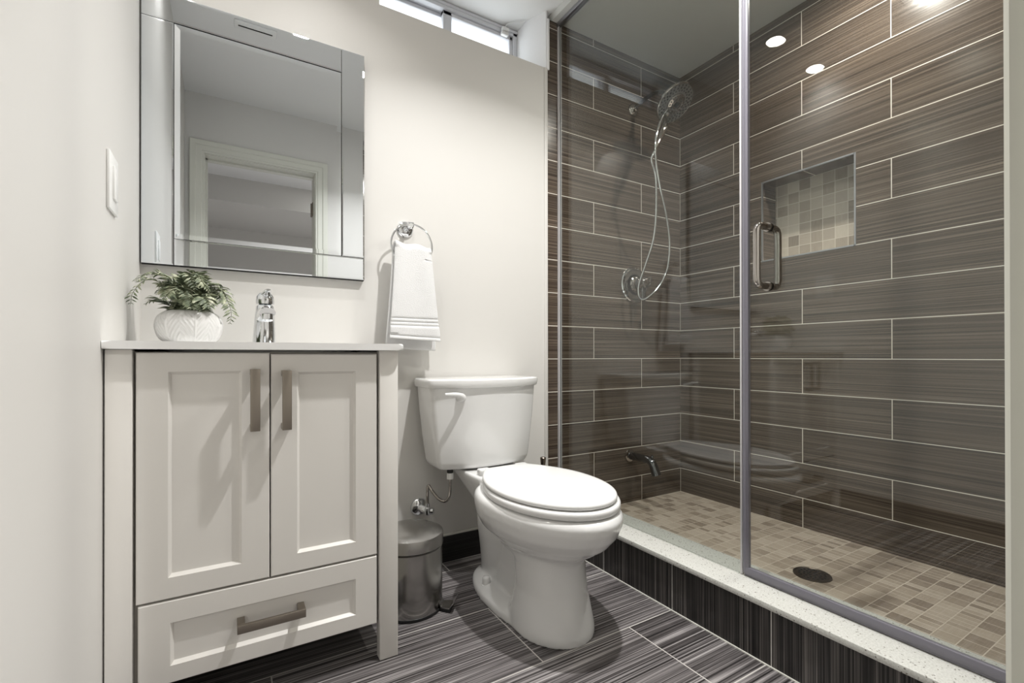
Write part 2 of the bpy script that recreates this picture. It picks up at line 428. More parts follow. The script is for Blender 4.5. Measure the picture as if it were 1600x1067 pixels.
# ---------------------------------------------------------------- window
WX0, WX1, WZ0, WZ1, WY = 0.465, 1.16, ZLEDGE, ZC, 1.88
wn = bpy.data.objects.new('window_1', None); COL.objects.link(wn); wn.location = (0.81, WY, ZLEDGE); wn['origin'] = [0.81, WY, ZLEDGE]; wn['kind'] = 'structure'
bm = NB()
fw = 0.022
box(bm, WX0, WX0 + fw, WY, WY + 0.07, WZ0, WZ1, 0.002); box(bm, WX1 - fw, WX1, WY, WY + 0.07, WZ0, WZ1, 0.002)
box(bm, WX0, WX1, WY, WY + 0.07, WZ1 - 0.030, WZ1, 0.002); box(bm, WX0, WX1, WY - 0.004, WY + 0.07, WZ1 - 0.016, WZ1 - 0.004, 0.001); box(bm, WX0, WX1, WY, WY + 0.07, WZ0, WZ0 + 0.022, 0.002)
obj('window_frame', bm, MT['vinyl'], wn)
def sash(x0, x1, y0, n0, n1):
    bm = NB(); t = 0.024
    box(bm, x0, x0 + n0, y0, y0 + t, WZ0 + 0.024, WZ1 - 0.0315, 0.002); box(bm, x1 - n1, x1, y0, y0 + t, WZ0 + 0.024, WZ1 - 0.0315, 0.002)
    box(bm, x0, x1, y0, y0 + t, WZ1 - 0.048, WZ1 - 0.0315, 0.002); box(bm, x0, x1, y0, y0 + t, WZ0 + 0.02, WZ0 + 0.04, 0.002)
    s_ = obj('sash', bm, MT['vinyl'], wn)
    bm = NB(); box(bm, x0 + n0 - 0.002, x1 - n1 + 0.002, y0 + 0.009, y0 + 0.014, WZ0 + 0.038, WZ1 - 0.046)
    p_ = obj('pane', bm, MT['pane'], s_); p_.matrix_parent_inverse = Matrix()
    p_.parent = s_
    p_.matrix_parent_inverse = Matrix()
sash(WX0 + fw, 0.832, WY + 0.036, 0.020, 0.014); sash(0.79, WX1 - fw, WY + 0.008, 0.040, 0.016)

def rel(o, parent):           # sub-part of a part whose own origin sits at the world origin
    o.parent = parent; o.matrix_parent_inverse = Matrix()

def subobj(name, bm, mat, part, angle=35):
    o = obj(name, bm, mat, None, angle); o.parent = part
    return o

# window contact sensor
t = thing('window_sensor', 'small white contact sensor with thin wire on top corner of the window frame', 'sensor', (1.095, WY - 0.01, 2.27))
bm = NB(); box(bm, 1.070, 1.104, WY - 0.022, WY - 0.0045, 2.288, 2.303, 0.002); obj('sensor_body', bm, MT['white_plastic'], t)
bm = NB(); box(bm, 1.070, 1.104, WY - 0.016, WY, 2.270, 2.285, 0.002); obj('magnet', bm, MT['white_plastic'], t)
bm = NB(); tube(bm, spline([(1.085, WY - 0.015, 2.302), (1.09, 1.855, 2.312), (1.11, 1.83, 2.315), (1.135, 1.81, 2.312), (1.150, 1.80, 2.314)]), 0.0016, 6); obj('wire', bm, MT['white_plastic'], t)

# ---------------------------------------------------------------- ceiling lights and vent
def downlight(x, y, z, label, power, rad=0.038, group='recessed ceiling lights', spread=125, tint=(1.0, 0.985, 0.965)):
    t = thing('recessed_light', label, 'ceiling light', (x, y, z), group)
    bm = NB(); lathe(bm, [(rad, 0), (rad + 0.016, 0), (rad + 0.018, -0.003), (rad + 0.006, -0.006), (rad, -0.004), (rad, 0)], (x, y, z), n=36, cap=False); obj('trim_ring', bm, MT['white_plastic'], t)
    bm = NB(); lathe(bm, [(rad, -0.001), (rad, -0.003)], (x, y, z), n=36); obj('lens', bm, MT['lens'], t)
    ld = bpy.data.lights.new('lamp', 'AREA'); ld.shape = 'DISK'; ld.size = 0.05; ld.energy = power; ld.color = tint; ld.spread = radians(spread)
    lo = bpy.data.objects.new('lamp', ld); COL.objects.link(lo); lo.parent = t; lo.location = (0, 0, -0.008); lo.visible_glossy = True
downlight(0.266, 1.294, ZC, 'round recessed ceiling light in front of the mirror', P_NEAR, spread=112)
downlight(-0.13, 1.31, ZC, 'round recessed ceiling light beside the left wall', P_LEFT, spread=112)
downlight(0.86, 0.86, ZC, 'round recessed ceiling light in the middle of the bathroom', P_MID)
downlight(1.74, 0.75, ZS, 'round recessed ceiling light inside the shower', P_SHOWER, spread=175, tint=(1.0, 0.94, 0.87))
downlight(0.95, -0.95, ZC, 'added unseen fill light on the hall ceiling outside the door', P_HALL, 0.07)  # unseen lamp, added to fill the doorway and brighten the mirrored hall
t = thing('exhaust_vent', 'white slotted ceiling vent above the bathroom, seen in the mirror', 'vent', (0.105, 0.87, ZC))
bm = NB(); box(bm, 0.02, 0.19, 0.84, 0.90, ZC - 0.008, ZC, 0.003); obj('vent_cover', bm, MT['white_plastic'], t)
bm = NB(); box(bm, 0.035, 0.175, 0.865, 0.872, ZC - 0.0095, ZC - 0.007); obj('slot', bm, MT['dark_gap'], t)

# ---------------------------------------------------------------- vanity
YF = 1.232
t = thing('vanity_cabinet', 'off-white shaker vanity cabinet standing against the left wall', 'bathroom vanity', (0.084, 1.46, 0))
bm = NB()
box(bm, XL + 0.012, XL + 0.028, 1.262, 1.685, 0.100, 0.800); box(bm, 0.368, 0.384, 1.262, 1.685, 0.100, 0.8095); box(bm, XL + 0.028, 0.368, 1.670, 1.685, 0.100, 0.700)
box(bm, XL + 0.028, 0.368, 1.262, 1.670, 0.100, 0.116); box(bm, XL + 0.028, 0.368, 1.262, 1.276, 0.116, 0.700); box(bm, XL + 0.028, 0.368, 1.262, 1.27, 0.700, 0.805)
obj('body', bm, MT['cabinet_in'], t)
for (a, b) in ((XL + 0.003, -0.171), (0.337, 0.386)):
    for (c, d) in ((YF, YF + 0.03), (1.64, 1.685)):
        bm = NB(); box(bm, a, b, c, d, 0, 0.8095, 0.0025); obj('leg', bm, MT['cabinet'], t)
def shaker(x0, x1, z0, z1, ix0, ix1, iz0, iz1, yf, th=0.02, dep=0.009):
    bm = NB()
    def ring(a, b, c, d, y): return [bm.verts.new(p) for p in ((a, y, c), (b, y, c), (b, y, d), (a, y, d))]
    e = 0.002; s_ = 0.006
    R = [ring(x0, x1, z0, z1, yf + th), ring(x0, x1, z0, z1, yf + e), ring(x0 + e, x1 - e, z0 + e, z1 - e, yf), ring(ix0, ix1, iz0, iz1, yf), ring(ix0 + s_, ix1 - s_, iz0 + s_, iz1 - s_, yf + dep)]
    for a, b in zip(R[:-1], R[1:]):
        for i in range(4): bm.faces.new((a[i], a[(i + 1) % 4], b[(i + 1) % 4], b[i]))
    bm.faces.new(R[-1]); bm.faces.new(R[0][::-1])
    return bm
YDR = 1.236
def k(x, Y=YDR): return x * Y / 1.243
def kz(z, Y=YDR): return H + (z - H) * Y / 1.243
dl = obj('door', shaker(k(-.1665), k(.0815), kz(.276), kz(.803), k(-.112), k(.025), kz(.321), kz(.762), YDR), MT['cabinet'], t, 20)
drr = obj('door', shaker(k(.0845), k(.3325), kz(.276), kz(.800), k(.141), k(.279), kz(.319), kz(.757), YDR), MT['cabinet'], t, 20)
dw = obj('drawer', shaker(k(-.163), k(.3325), kz(.095), kz(.2715), k(-.108), k(.279), kz(.132), kz(.224), YDR), MT['cabinet'], t, 20)
for d_, (a, b, c, e) in ((dl, (.0407, .0605, .626, .766)), (drr, (.1055, .1255, .624, .762))):
    bm = NB(); y = 1.203
    box(bm, a, b, y, y + 0.008, c, e, 0.001); box(bm, a, b, y + 0.006, YDR, c, c + 0.014, 0.001); box(bm, a, b, y + 0.006, YDR, e - 0.014, e, 0.001)
    o = obj('handle', bm, MT['nickel'], None); o.parent = d_; o['label'] = 'brushed nickel bar handle'
bm = NB(); y = 1.203
box(bm, .0155, .156, y, y + 0.008, .180, .199, 0.001); box(bm, .0155, .031, y + 0.006, YDR + 0.009, .180, .199, 0.001); box(bm, .1405, .156, y + 0.006, YDR + 0.009, .180, .199, 0.001)
o = obj('handle', bm, MT['nickel'], None); o.parent = dw; o['label'] = 'brushed nickel bar handle'

# counter with integrated basin
bm = NB()
CX0, CX1, CY0, CY1, CZ0, CZ1 = XL + 0.001, 0.397, 1.216, YB - 0.001, 0.810, 0.827
nx, ny = 40, 32
def dep(x, y):
    ux = (x - 0.09) / 0.21; uy = (y - 1.42) / 0.135
    q = ux * ux * ux * ux + uy * uy * uy * uy
    return 0.09 * max(0.0, 1 - q) ** 0.5 if q < 1 else 0.0
def cgrid(off):
    return [[bm.verts.new((CX0 + (CX1 - CX0) * i / nx, CY0 + (CY1 - CY0) * j / ny, (CZ1 if not off else CZ0) - dep(CX0 + (CX1 - CX0) * i / nx, CY0 + (CY1 - CY0) * j / ny))) for j in range(ny + 1)] for i in range(nx + 1)]
A = cgrid(0); B = cgrid(1)
for i in range(nx):
    for j in range(ny):
        bm.faces.new((A[i][j], A[i + 1][j], A[i + 1][j + 1], A[i][j + 1])); bm.faces.new((B[i][j], B[i][j + 1], B[i + 1][j + 1], B[i + 1][j]))
edge = []
for i in range(nx):
    bm.faces.new((A[i][0], B[i][0], B[i + 1][0], A[i + 1][0])); bm.faces.new((A[i][ny], A[i + 1][ny], B[i + 1][ny], B[i][ny]))
for j in range(ny):
    bm.faces.new((A[0][j], A[0][j + 1], B[0][j + 1], B[0][j])); bm.faces.new((A[nx][j], B[nx][j], B[nx][j + 1], A[nx][j + 1]))
es = [e for e in bm.edges if all(v in {A[i][0] for i in range(nx + 1)} | {A[nx][j] for j in range(ny + 1)} for v in e.verts)]
es += [e for e in bm.edges if all(v in {B[i][0] for i in range(nx + 1)} | {B[nx][j] for j in range(ny + 1)} for v in e.verts)]
es += [e for e in bm.edges if set(e.verts) == {A[nx][0], B[nx][0]}]
bmesh.ops.bevel(bm, geom=es, offset=0.0055, segments=4, profile=0.5, affect='EDGES')
t = thing('vanity_countertop', 'thin white countertop with integrated basin on the vanity cabinet', 'countertop', (0.09, 1.46, CZ0))
obj('top', bm, MT['counter'], t, 40)
bm = NB(); lathe(bm, [(0.022, 0), (0.022, 0.003), (0.018, 0.004)], (0.09, 1.42, CZ1 - 0.0905), n=24); obj('drain', bm, MT['chrome'], t)

# faucet
t = thing('faucet', 'chrome single-lever faucet at the back of the white countertop', 'faucet', (0.090, 1.58, CZ1))
def ell(cx, cy, z, rx, ry, n=32): return [Vector((cx + rx * cos(2 * pi * i / n), cy + ry * sin(2 * pi * i / n), z)) for i in range(n)]
bm = NB(); loft(bm, [ell(.090, 1.58, CZ1, .034, .032), ell(.090, 1.58, CZ1 + .006, .034, .032), ell(.090, 1.58, CZ1 + .009, .0315, .029), ell(.0905, 1.578, CZ1 + .05, .029, .027), ell(.091, 1.576, CZ1 + .09, .0265, .025), ell(.0915, 1.574, CZ1 + .115, .024, .024), ell(.0915, 1.574, CZ1 + .122, .016, .018)])
obj('body', bm, MT['chrome'], t, 50)
bm = NB()
pts = spline([(.091, 1.58, CZ1 + .070), (.091, 1.545, CZ1 + .088), (.0915, 1.51, CZ1 + .094), (.092, 1.475, CZ1 + .090)], 8)
tube(bm, pts, 0.015, 20, [0.021 - 0.003 * i / (len(pts) - 1) for i in range(len(pts))], flat=(0.75, 1.15))
obj('spout', bm, MT['chrome'], t, 50)
bm = NB(); lathe(bm, [(0.0155, 0.0), (0.0160, 0.004), (0.0160, 0.014), (0.011, 0.016)], (.0922, 1.480, CZ1 + .072), n=28); obj('aerator', bm, MT['chrome'], t)
bm = NB()
lathe(bm, [(0.0240, 0), (0.0250, 0.008), (0.0235, 0.022), (0.016, 0.032), (0.004, 0.036)], (.0915, 1.574, CZ1 + .122), n=32)
pts = spline([(.0915, 1.574, CZ1 + .148), (.094, 1.545, CZ1 + .153), (.096, 1.51, CZ1 + .158)], 6)
tube(bm, pts, 0.008, 14, [0.0125, 0.0125, .012, .012, .011, .011, .0105, .010, .0095, .009, .008, .007, .005][:len(pts)], flat=(0.5, 1.2))
obj('lever', bm, MT['chrome'], t, 50)

# ---------------------------------------------------------------- potted fern
PX, PY = -0.089, 1.50
t = thing('potted_fern', 'round white carved pot with grey-green fern at left end of the countertop', 'plant', (PX, PY, CZ1))
bm = NB()
prof = [(0.044, 0.0), (0.056, 0.006), (0.066, 0.018), (0.0715, 0.034), (0.0735, 0.048), (0.072, 0.060), (0.067, 0.072), (0.059, 0.081), (0.050, 0.0855), (0.043, 0.086), (0.038, 0.083), (0.036, 0.070), (0.034, 0.030), (0.0, 0.028)]
pp = spline([(a, 0, b) for a, b in prof], 6)
na = 260
rings = []
for q in pp:
    rr, hh = max(q.x, 1e-4), q.z
    ring = []
    for i in range(na):
        th = 2 * pi * i / na
        bumpv = 0.0
        if 0.004 < hh < 0.083 and rr > 0.045:
            U = th / (2 * pi) * 7; kx = U - math.floor(U) - 0.5           # seven leaves round the pot
            sx = kx * 0.46 / 7 * 1.0                                        # arc metres from leaf centre
            hh2 = hh
            sc = 0.002
            bumpv += 0.0028 * math.exp(-(sx / 0.0022) ** 2)
            v = (hh2 - abs(kx) * 0.10)
            ph = (v / 0.015); fr = ph - math.floor(ph) - 0.5
            bumpv += 0.0024 * math.exp(-(fr / 0.16) ** 2) * (1 if abs(kx) > 0.05 else 0)
            bumpv *= min(1, (hh - 0.004) / 0.01, (0.083 - hh) / 0.01)
        R_ = rr + bumpv
        ring.append(Vector((PX + R_ * cos(th), PY + R_ * sin(th), CZ1 + hh)))
    rings.append(ring)
loft(bm, rings)
obj('pot', bm, MT['pot'], t, 60)
bm = NB(); lathe(bm, [(0.0345, 0.060), (0.034, 0.074), (0.02, 0.077), (0.0, 0.078)], (PX, PY, CZ1), n=24); obj('moss', bm, MT['stem'], t)

def frond(path, width, nleaf):
    """a curved fern frond: thin stem with paired narrow leaflets"""
    bm = NB(); c = spline(path, 14); N = len(c)
    tube(bm, c, 0.0009, 5, [0.0013 - 0.0009 * i / (N - 1) for i in range(N)], mi=1)
    ln = [0]
    for i in range(1, N): ln.append(ln[-1] + (c[i] - c[i - 1]).length)
    tot = ln[-1]
    for q in range(nleaf):
        s_ = 0.16 + 0.82 * q / (nleaf - 1)
        i = min(range(N), key=lambda j: abs(ln[j] - s_ * tot)); i = min(max(i, 1), N - 2)
        p = c[i]; d = (c[i + 1] - c[i - 1]).normalized()
        side = d.cross(Vector((0, 0, 1)))
        if side.length < 0.2: side = d.cross(Vector((0, 1, 0)))
        side.normalize(); nrm = side.cross(d)
        L = width * (sin(pi * min(1, 0.18 + 0.80 * s_)) ** 0.7) * random.uniform(0.8, 1.15)
        for sg in (-1, 1):
            dirv = (side * sg * 0.85 + d * 0.55 + nrm * random.uniform(-0.15, 0.25)).normalized()
            wv = dirv.cross(nrm).normalized() * (L * 0.115)
            dr_ = random.uniform(0.10, 0.35)
            m1 = p + dirv * (L * 0.45) + nrm * (0.04 * L); tip = p + dirv * L - nrm * (dr_ * L)
            m2 = p + dirv * (L * 0.78) - nrm * (dr_ * 0.4 * L)
            v = [bm.verts.new(x) for x in (p, m1 + wv - nrm * (.04 * L), m1 + nrm * (.02 * L), m1 - wv - nrm * (.04 * L), m2 + wv * .7, m2, m2 - wv * .7, tip)]
            for fc in ((0, 1, 2), (0, 2, 3), (1, 4, 5, 2), (2, 5, 6, 3), (4, 7, 5), (5, 7, 6)):
                bm.faces.new([v[x] for x in fc])
    return bm
Z0 = CZ1 + 0.076
def F(dx, dy, dz): return Vector((PX + dx, PY + dy, Z0 + dz))
fr = [  # hand placed silhouettes first: root, mid, mid, tip offsets
    [(-.01, 0, 0), (-.045, -.01, .065), (-.085, -.02, .085), (-.112, -.035, .050), (-.116, -.045, .018)],
    [(-.01, .01, 0), (-.035, .015, .070), (-.066, .015, .105), (-.095, .0, .098), (-.112, -.02, .078)],
    [(.0, 0, 0), (-.022, -.02, .060), (-.05, -.03, .098), (-.078, -.04, .090)],
    [(.01, 0, 0), (.040, .0, .050), (.068, -.01, .070), (.086, -.02, .040), (.094, -.03, .006), (.090, -.035, -.022)],
    [(.01, .01, 0), (.035, .01, .055), (.062, .0, .077), (.080, -.01, .058), (.086, -.02, .025)],
    [(.0, .0, 0), (.006, .0, .060), (.012, -.025, .085), (.030, -.045, .070)],
    [(.0, -.01, 0), (-.012, -.03, .050), (-.030, -.055, .060), (-.050, -.075, .030)],
    [(.005, -.01, 0), (.020, -.035, .045), (.036, -.06, .042), (.050, -.075, .012)],
    [(.0, -.015, 0), (.004, -.045, .040), (.008, -.07, .035), (.010, -.085, .010)],
    [(-.01, .01, 0), (-.05, .03, .03), (-.075, .04, .042), (-.100, .04, .028)],
]
for i in range(20):
    a = 2 * pi * i / 20 + random.uniform(-.2, .2); L = random.uniform(.048, .082); hgt = random.uniform(.050, .108)
    if sin(a) > 0.35: L *= .8
    fr.append([(.008 * cos(a), .008 * sin(a), 0), (L * .4 * cos(a), L * .4 * sin(a), hgt * .75), (L * .8 * cos(a), L * .8 * sin(a), hgt), (L * 1.15 * cos(a + .2), L * 1.15 * sin(a + .2), hgt * .6)])
for i in range(12):
    a = 2 * pi * i / 12 + random.uniform(-.2, .2); L = random.uniform(.034, .055); hgt = random.uniform(.012, .03)
    fr.append([(.012 * cos(a), .012 * sin(a), 0), (L * .6 * cos(a), L * .6 * sin(a), hgt), (L * cos(a), L * sin(a), hgt * .8), (L * 1.25 * cos(a), L * 1.25 * sin(a), hgt * .1 + 0.004)])
for i, path in enumerate(fr):
    obj('frond', frond([F(*p) for p in path], random.uniform(.036, .044) if i < 30 else .032, 18 if i < 30 else 9), [MT['leaf'], MT['stem']], t, 60, fix=False)

# ---------------------------------------------------------------- mirror
t = thing('wall_mirror', 'large rectangular wall mirror with mirrored border strips above the vanity', 'mirror', (0.096, YB, 1.061))
YM = YB - 0.022
MX0, MX1, MZ0, MZ1 = -0.2135, 0.4055, 1.061, 1.8465
AX, BX, AZ, BZ = -0.138, 0.3295, 1.138, 1.7665
bm = NB(); box(bm, MX0 - .001, MX1 + .0005, YM + 0.0068, YB - 0.0005, MZ0 - .0015, MZ1); obj('backing', bm, MT['dark_gap'], t)
def bevelled(x0, x1, z0, z1, yf, bv, dep_, th=0.006, tilt=0):
    bm = NB()
    def ring(a, b, c, d, y): return [bm.verts.new(p) for p in ((a, y, c), (b, y, c), (b, y, d), (a, y, d))]
    R = [ring(x0, x1, z0, z1, yf + th + dep_), ring(x0, x1, z0, z1, yf + dep_), ring(x0 + bv, x1 - bv, z0 + bv, z1 - bv, yf)]
    for a, b in zip(R[:-1], R[1:]):
        for i in range(4): bm.faces.new((a[i], a[(i + 1) % 4], b[(i + 1) % 4], b[i]))
    bm.faces.new(R[-1]); bm.faces.new(R[0][::-1])
    return bm
g = 0.0008
obj('frame_strip', bevelled(MX0, BX - g, BZ + g, MZ1, YM, .004, .0006), MT['mirror'], t, 1)
obj('frame_strip', bevelled(BX + g, MX1, AZ + g, MZ1, YM, .004, .0006), MT['mirror'], t, 1)
obj('frame_strip', bevelled(AX + g, MX1, MZ0, AZ - g, YM, .004, .0006), MT['mirror'], t, 1)
obj('frame_strip', bevelled(MX0, AX - g, MZ0, BZ - g, YM, .004, .0006), MT['mirror'], t, 1)
obj('mirror_panel', bevelled(AX + g, BX - g, AZ + g, BZ - g, YM + .002, .014, .0012), MT['mirror'], t, 1)

# ---------------------------------------------------------------- light switch
t = thing('light_switch', 'white rocker switch plate on the left wall beside the mirror', 'light switch', (XL, 1.308, 1.165))
bm = NB(); box(bm, XL, XL + 0.006, 1.264, 1.352, 1.104, 1.226, 0.002); obj('plate', bm, MT['white_plastic'], t)
bm = NB(); box(bm, XL + 0.005, XL + 0.010, 1.290, 1.326, 1.130, 1.200, 0.0015); obj('rocker', bm, MT['white_plastic'], t)

# ---------------------------------------------------------------- towel ring and towel
TX = 0.559; TZ = 1.264
t = thing('towel_ring', 'chrome towel ring on round base between the mirror and the toilet', 'towel ring', (TX, YB, TZ))
bm = NB(); lathe(bm, [(0.031, 0), (0.031, 0.005), (0.028, 0.009), (0.026, 0.009), (0.020, 0.013), (0.012, 0.017)], (TX, YB, TZ), (0, -1, 0), 40); obj('base', bm, MT['chrome'], t, 30)
bm = NB(); lathe(bm, [(0.011, 0.015), (0.009, 0.03), (0.009, 0.052), (0.012, 0.056), (0.012, 0.066), (0.008, 0.070)], (TX, YB, TZ), (0, -1, 0), 28)
tube(bm, [(TX - .009, YB - .061, TZ + .006), (TX + .011, YB - .061, TZ + .006)], .0085, 16); obj('post', bm, MT['chrome'], t, 40)
RC = Vector((TX + 0.006, YB - 0.061, TZ + .006 - 0.076))
bm = NB(); tube(bm, [RC + Vector((0.076 * sin(2 * pi * i / 72), 0, 0.076 * cos(2 * pi * i / 72))) for i in range(72)], 0.0036, 12, closed=True); obj('ring', bm, MT['chrome'], t, 60)

# towel: folded double, draped through the ring
bm = NB()
yc = YB - 0.061
zt = 1.193
prof = []
for i in range(110): prof.append((yc - 0.020 - 0.008 * (1 - i / 109), 0.852 + (zt - 0.020 - 0.852) * i / 109, 0))
for i in range(1, 8):
    a = pi * i / 8; prof.append((yc - 0.020 * cos(a), zt - 0.020 + 0.020 * sin(a), 1))
for i in range(26): prof.append((yc + 0.020 + 0.006 * i / 25, zt - 0.020 - (zt - 0.020 - 0.818) * i / 25, 2))
nxs = 36; rows = []
for (y, z, side) in prof:
    tt = (zt - z) / (zt - 0.85)
    hw = 0.066 + 0.028 * min(1, max(0, tt)) ** 1.2
    cx = TX + 0.010 + 0.004 * tt - 0.003
    row = []
    for j in range(nxs + 1):
        s_ = -1 + 2 * j / nxs
        yy = y + 0.004 * sin(3.1 * s_ + 1.0) * min(1, tt * 1.5 + .2) * (1 if side == 0 else 0.4) + 0.010 * (abs(s_) ** 6) * (1 if side == 0 else -0.3)
        zz = z + (0.004 * sin(5 * s_ + .4) - 0.004 * s_ if z > zt - 0.05 else 0) - (0.004 * s_ if z < 0.87 else 0)
        if side == 0:
            d1 = [0.0055 * math.exp(-((z - c0) / 0.0026) ** 2) for c0 in (0.928, 0.915, 0.902, 0.864)]
            yy += sum(d1)
            yy -= 0.003 if z < 0.897 else 0
        row.append(bm.verts.new((cx + hw * s_, yy, zz)))
    rows.append(row)
for a, b in zip(rows[:-1], rows[1:]):
    for j in range(nxs): bm.faces.new((a[j], a[j + 1], b[j + 1], b[j]))
o = obj('hand_towel', bm, MT['terry'], None, 80); tag(o, 'white terry hand towel hanging folded through the chrome towel ring', 'towel')
md = o.modifiers.new('thick', 'SOLIDIFY'); md.thickness = 0.011; md.offset = 0.0
md = o.modifiers.new('sub', 'SUBSURF'); md.levels = 1; md.render_levels = 1

# ---------------------------------------------------------------- toilet
TC = 0.825
t = thing('toilet', 'white two-piece toilet with closed lid between the vanity and the shower', 'toilet', (TC, 1.3, 0))
def egg(yf, yb, hw, z, n=56, e=2.0, eb=2.5, xc=TC, mid=0.55):
    ym = yf + (yb - yf) * mid; out = []
    for i in range(n):
        a = 2 * pi * i / n; c, s_ = cos(a), sin(a); ex = eb if s_ >= 0 else e
        x = hw * (1 if c >= 0 else -1) * abs(c) ** (2 / ex); y = (yb - ym if s_ >= 0 else ym - yf) * (1 if s_ >= 0 else -1) * abs(s_) ** (2 / ex)
        out.append(Vector((xc + x, ym + y, z)))
    return out
bm = NB()
# bowl
loft(bm, [egg(1.035, 1.36, .097, .205), egg(1.020, 1.38, .108, .228), egg(0.985, 1.40, .134, .248), egg(0.945, 1.42, .160, .275), egg(0.918, 1.43, .176, .305), egg(0.903, 1.435, .183, .335), egg(0.901, 1.435, .184, .355), egg(0.909, 1.43, .180, .367), egg(0.92, 1.42, .170, .373)])
# front column
loft(bm, [egg(1.006, 1.27, .118, .0), egg(1.006, 1.27, .118, .02), egg(1.016, 1.26, .111, .06), egg(1.031, 1.25, .101, .12), egg(1.036, 1.26, .098, .19), egg(1.030, 1.32, .102, .235)])
# base flange
loft(bm, [egg(1.006, 1.560, .126, .0, eb=2.2), egg(1.006, 1.560, .126, .018, eb=2.2), egg(1.010, 1.556, .122, .026, eb=2.2), egg(1.022, 1.54, .108, .033, eb=2.2), egg(1.03, 1.52, .090, .040, eb=2.2)])
# waist and rear trapway
loft(bm, [egg(1.15, 1.45, .064, .0), egg(1.15, 1.45, .060, .12), egg(1.15, 1.45, .066, .26)])
loft(bm, [egg(1.335, 1.535, .060, .0), egg(1.330, 1.535, .062, .06), egg(1.305, 1.525, .074, .12), egg(1.285, 1.515, .090, .19), egg(1.28, 1.51, .098, .25), egg(1.27, 1.52, .100, .31), egg(1.27, 1.53, .105, .35)])
# deck under the tank
loft(bm, [egg(1.34, 1.55, .075, .28, eb=4, e=4), egg(1.34, 1.62, .098, .335, eb=4, e=4), egg(1.34, 1.655, .112, .368, eb=5, e=4), egg(1.34, 1.66, .114, .382, eb=5, e=4), egg(1.35, 1.655, .110, .388, eb=5, e=4)])
o = obj('bowl', bm, MT['ceramic'], t, 180)
md = o.modifiers.new('remesh', 'REMESH'); md.mode = 'VOXEL'; md.voxel_size = 0.0045; md.use_smooth_shade = True
md = o.modifiers.new('smooth', 'SMOOTH'); md.factor = 0.5; md.iterations = 7
# seat and lid
def slab(yf, yb, hw, z0, z1, bev, e=2.0, eb=3.2):
    bm = NB(); c = []
    ym = yf + (yb - yf) * .50
    for i in range(36):
        a = pi * i / 36; c.append(Vector((TC - hw * cos(a), ym - (ym - yf) * sin(a), 0)))
    side = [(hw * (1 - .50 * (q / 12) ** 2.1), ym + (yb - .012 - ym) * q / 12) for q in range(13)]
    side += [(hw * .50 - .004, yb - .005), (hw * .50 - .012, yb), (hw * .2, yb + .001)]
    c += [Vector((TC + x, y, 0)) for x, y in side] + [Vector((TC - x, y, 0)) for x, y in side[:0:-1]]
    rr = [(bev, z0), (bev * .3, z0 + bev * .3), (0, z0 + bev), (0, z1 - bev), (bev * .3, z1 - bev * .3), (bev, z1), (bev * 2.6, z1 + 0.0012), (bev * 5, z1 + .002)]
    rings = []
    cx, cy = TC, (yf + yb) / 2
    for ins, z in rr:
        sx = (hw - ins) / hw; sy = ((yb - yf) / 2 - ins) / ((yb - yf) / 2)
        rings.append([Vector((cx + (p.x - cx) * sx, cy + (p.y - cy) * sy, z)) for p in c])
    loft(bm, rings); return bm
obj('seat', slab(0.914, 1.415, .1755, .3745, .3955, .006), MT['seat'], t, 50)
o = obj('seat_lid', slab(0.924, 1.425, .1705, .3985, .4135, .006), MT['seat'], t, 50)
for sx in (-.075, .075):
    bm = NB(); box(bm, TC + sx - .022, TC + sx + .022, 1.418, 1.45, .386, .410, .006, 3); obj('hinge', bm, MT['seat'], t)
# tank
TK = 0.814
def tankring(hw, yfm, yfc, yb, z, n=14, cr=0.03):
    pts = [Vector((TK - hw, yb, z))]
    for i in range(n + 1):
        s_ = -1 + 2 * i / n
        x = hw * s_; y = yfm + (yfc - yfm) * abs(s_) ** 2.2
        pts.append(Vector((TK + x, y, z)))
    pts.append(Vector((TK + hw, yb, z)))
    return pts
def rounded(poly, rad, n=4):
    out = []; N = len(poly)
    for i in range(N):
        p0, p, p1 = poly[i - 1], poly[i], poly[(i + 1) % N]
        a = (p0 - p).normalized(); b = (p1 - p).normalized()
        ang = a.angle(b)
        if ang > radians(150): out.append(p); continue
        d = min(rad, (p0 - p).length * .45 if (p0 - p).length > rad else rad, rad)
        A_, B_ = p + a * d, p + b * min(d, (p1 - p).length * .9)
        for k_ in range(n + 1):
            s_ = k_ / n; out.append(A_ * (1 - s_) ** 2 + p * 2 * s_ * (1 - s_) + B_ * s_ * s_)
    return out
def tr(hw, yfm, yfc, yb, z, rad=.022): return rounded(tankring(hw, yfm, yfc, yb, z, 30), rad, 5)
bm = NB()
loft(bm, [tr(.150, 1.525, 1.55, 1.66, .391), tr(.178, 1.503, 1.545, 1.675, .396), tr(.187, 1.493, 1.543, 1.678, .408), tr(.190, 1.490, 1.542, 1.68, .42), tr(.200, 1.482, 1.541, 1.685, .50), tr(.211, 1.474, 1.540, 1.687, .60), tr(.218, 1.470, 1.540, 1.688, .684)])
obj('tank', bm, MT['ceramic'], t, 40)
bm = NB()
loft(bm, [tr(.219, 1.468, 1.538, 1.690, .682), tr(.2245, 1.462, 1.533, 1.694, .684), tr(.2265, 1.460, 1.531, 1.695, .690), tr(.2275, 1.459, 1.530, 1.695, .703), tr(.2265, 1.460, 1.531, 1.694, .710), tr(.223, 1.464, 1.535, 1.690, .7135), tr(.20, 1.482, 1.55, 1.672, .7145)])
obj('tank_lid', bm, MT['ceramic'], t, 40)
bm = NB()
lathe(bm, [(0.017, 0), (0.017, 0.008), (0.013, 0.018), (0.008, 0.022)], (.690, 1.498, .651), (0, -1, 0), 28)
pts = spline([(.692, 1.480, .653), (.674, 1.470, .661), (.650, 1.466, .665), (.618, 1.464, .666)], 8)
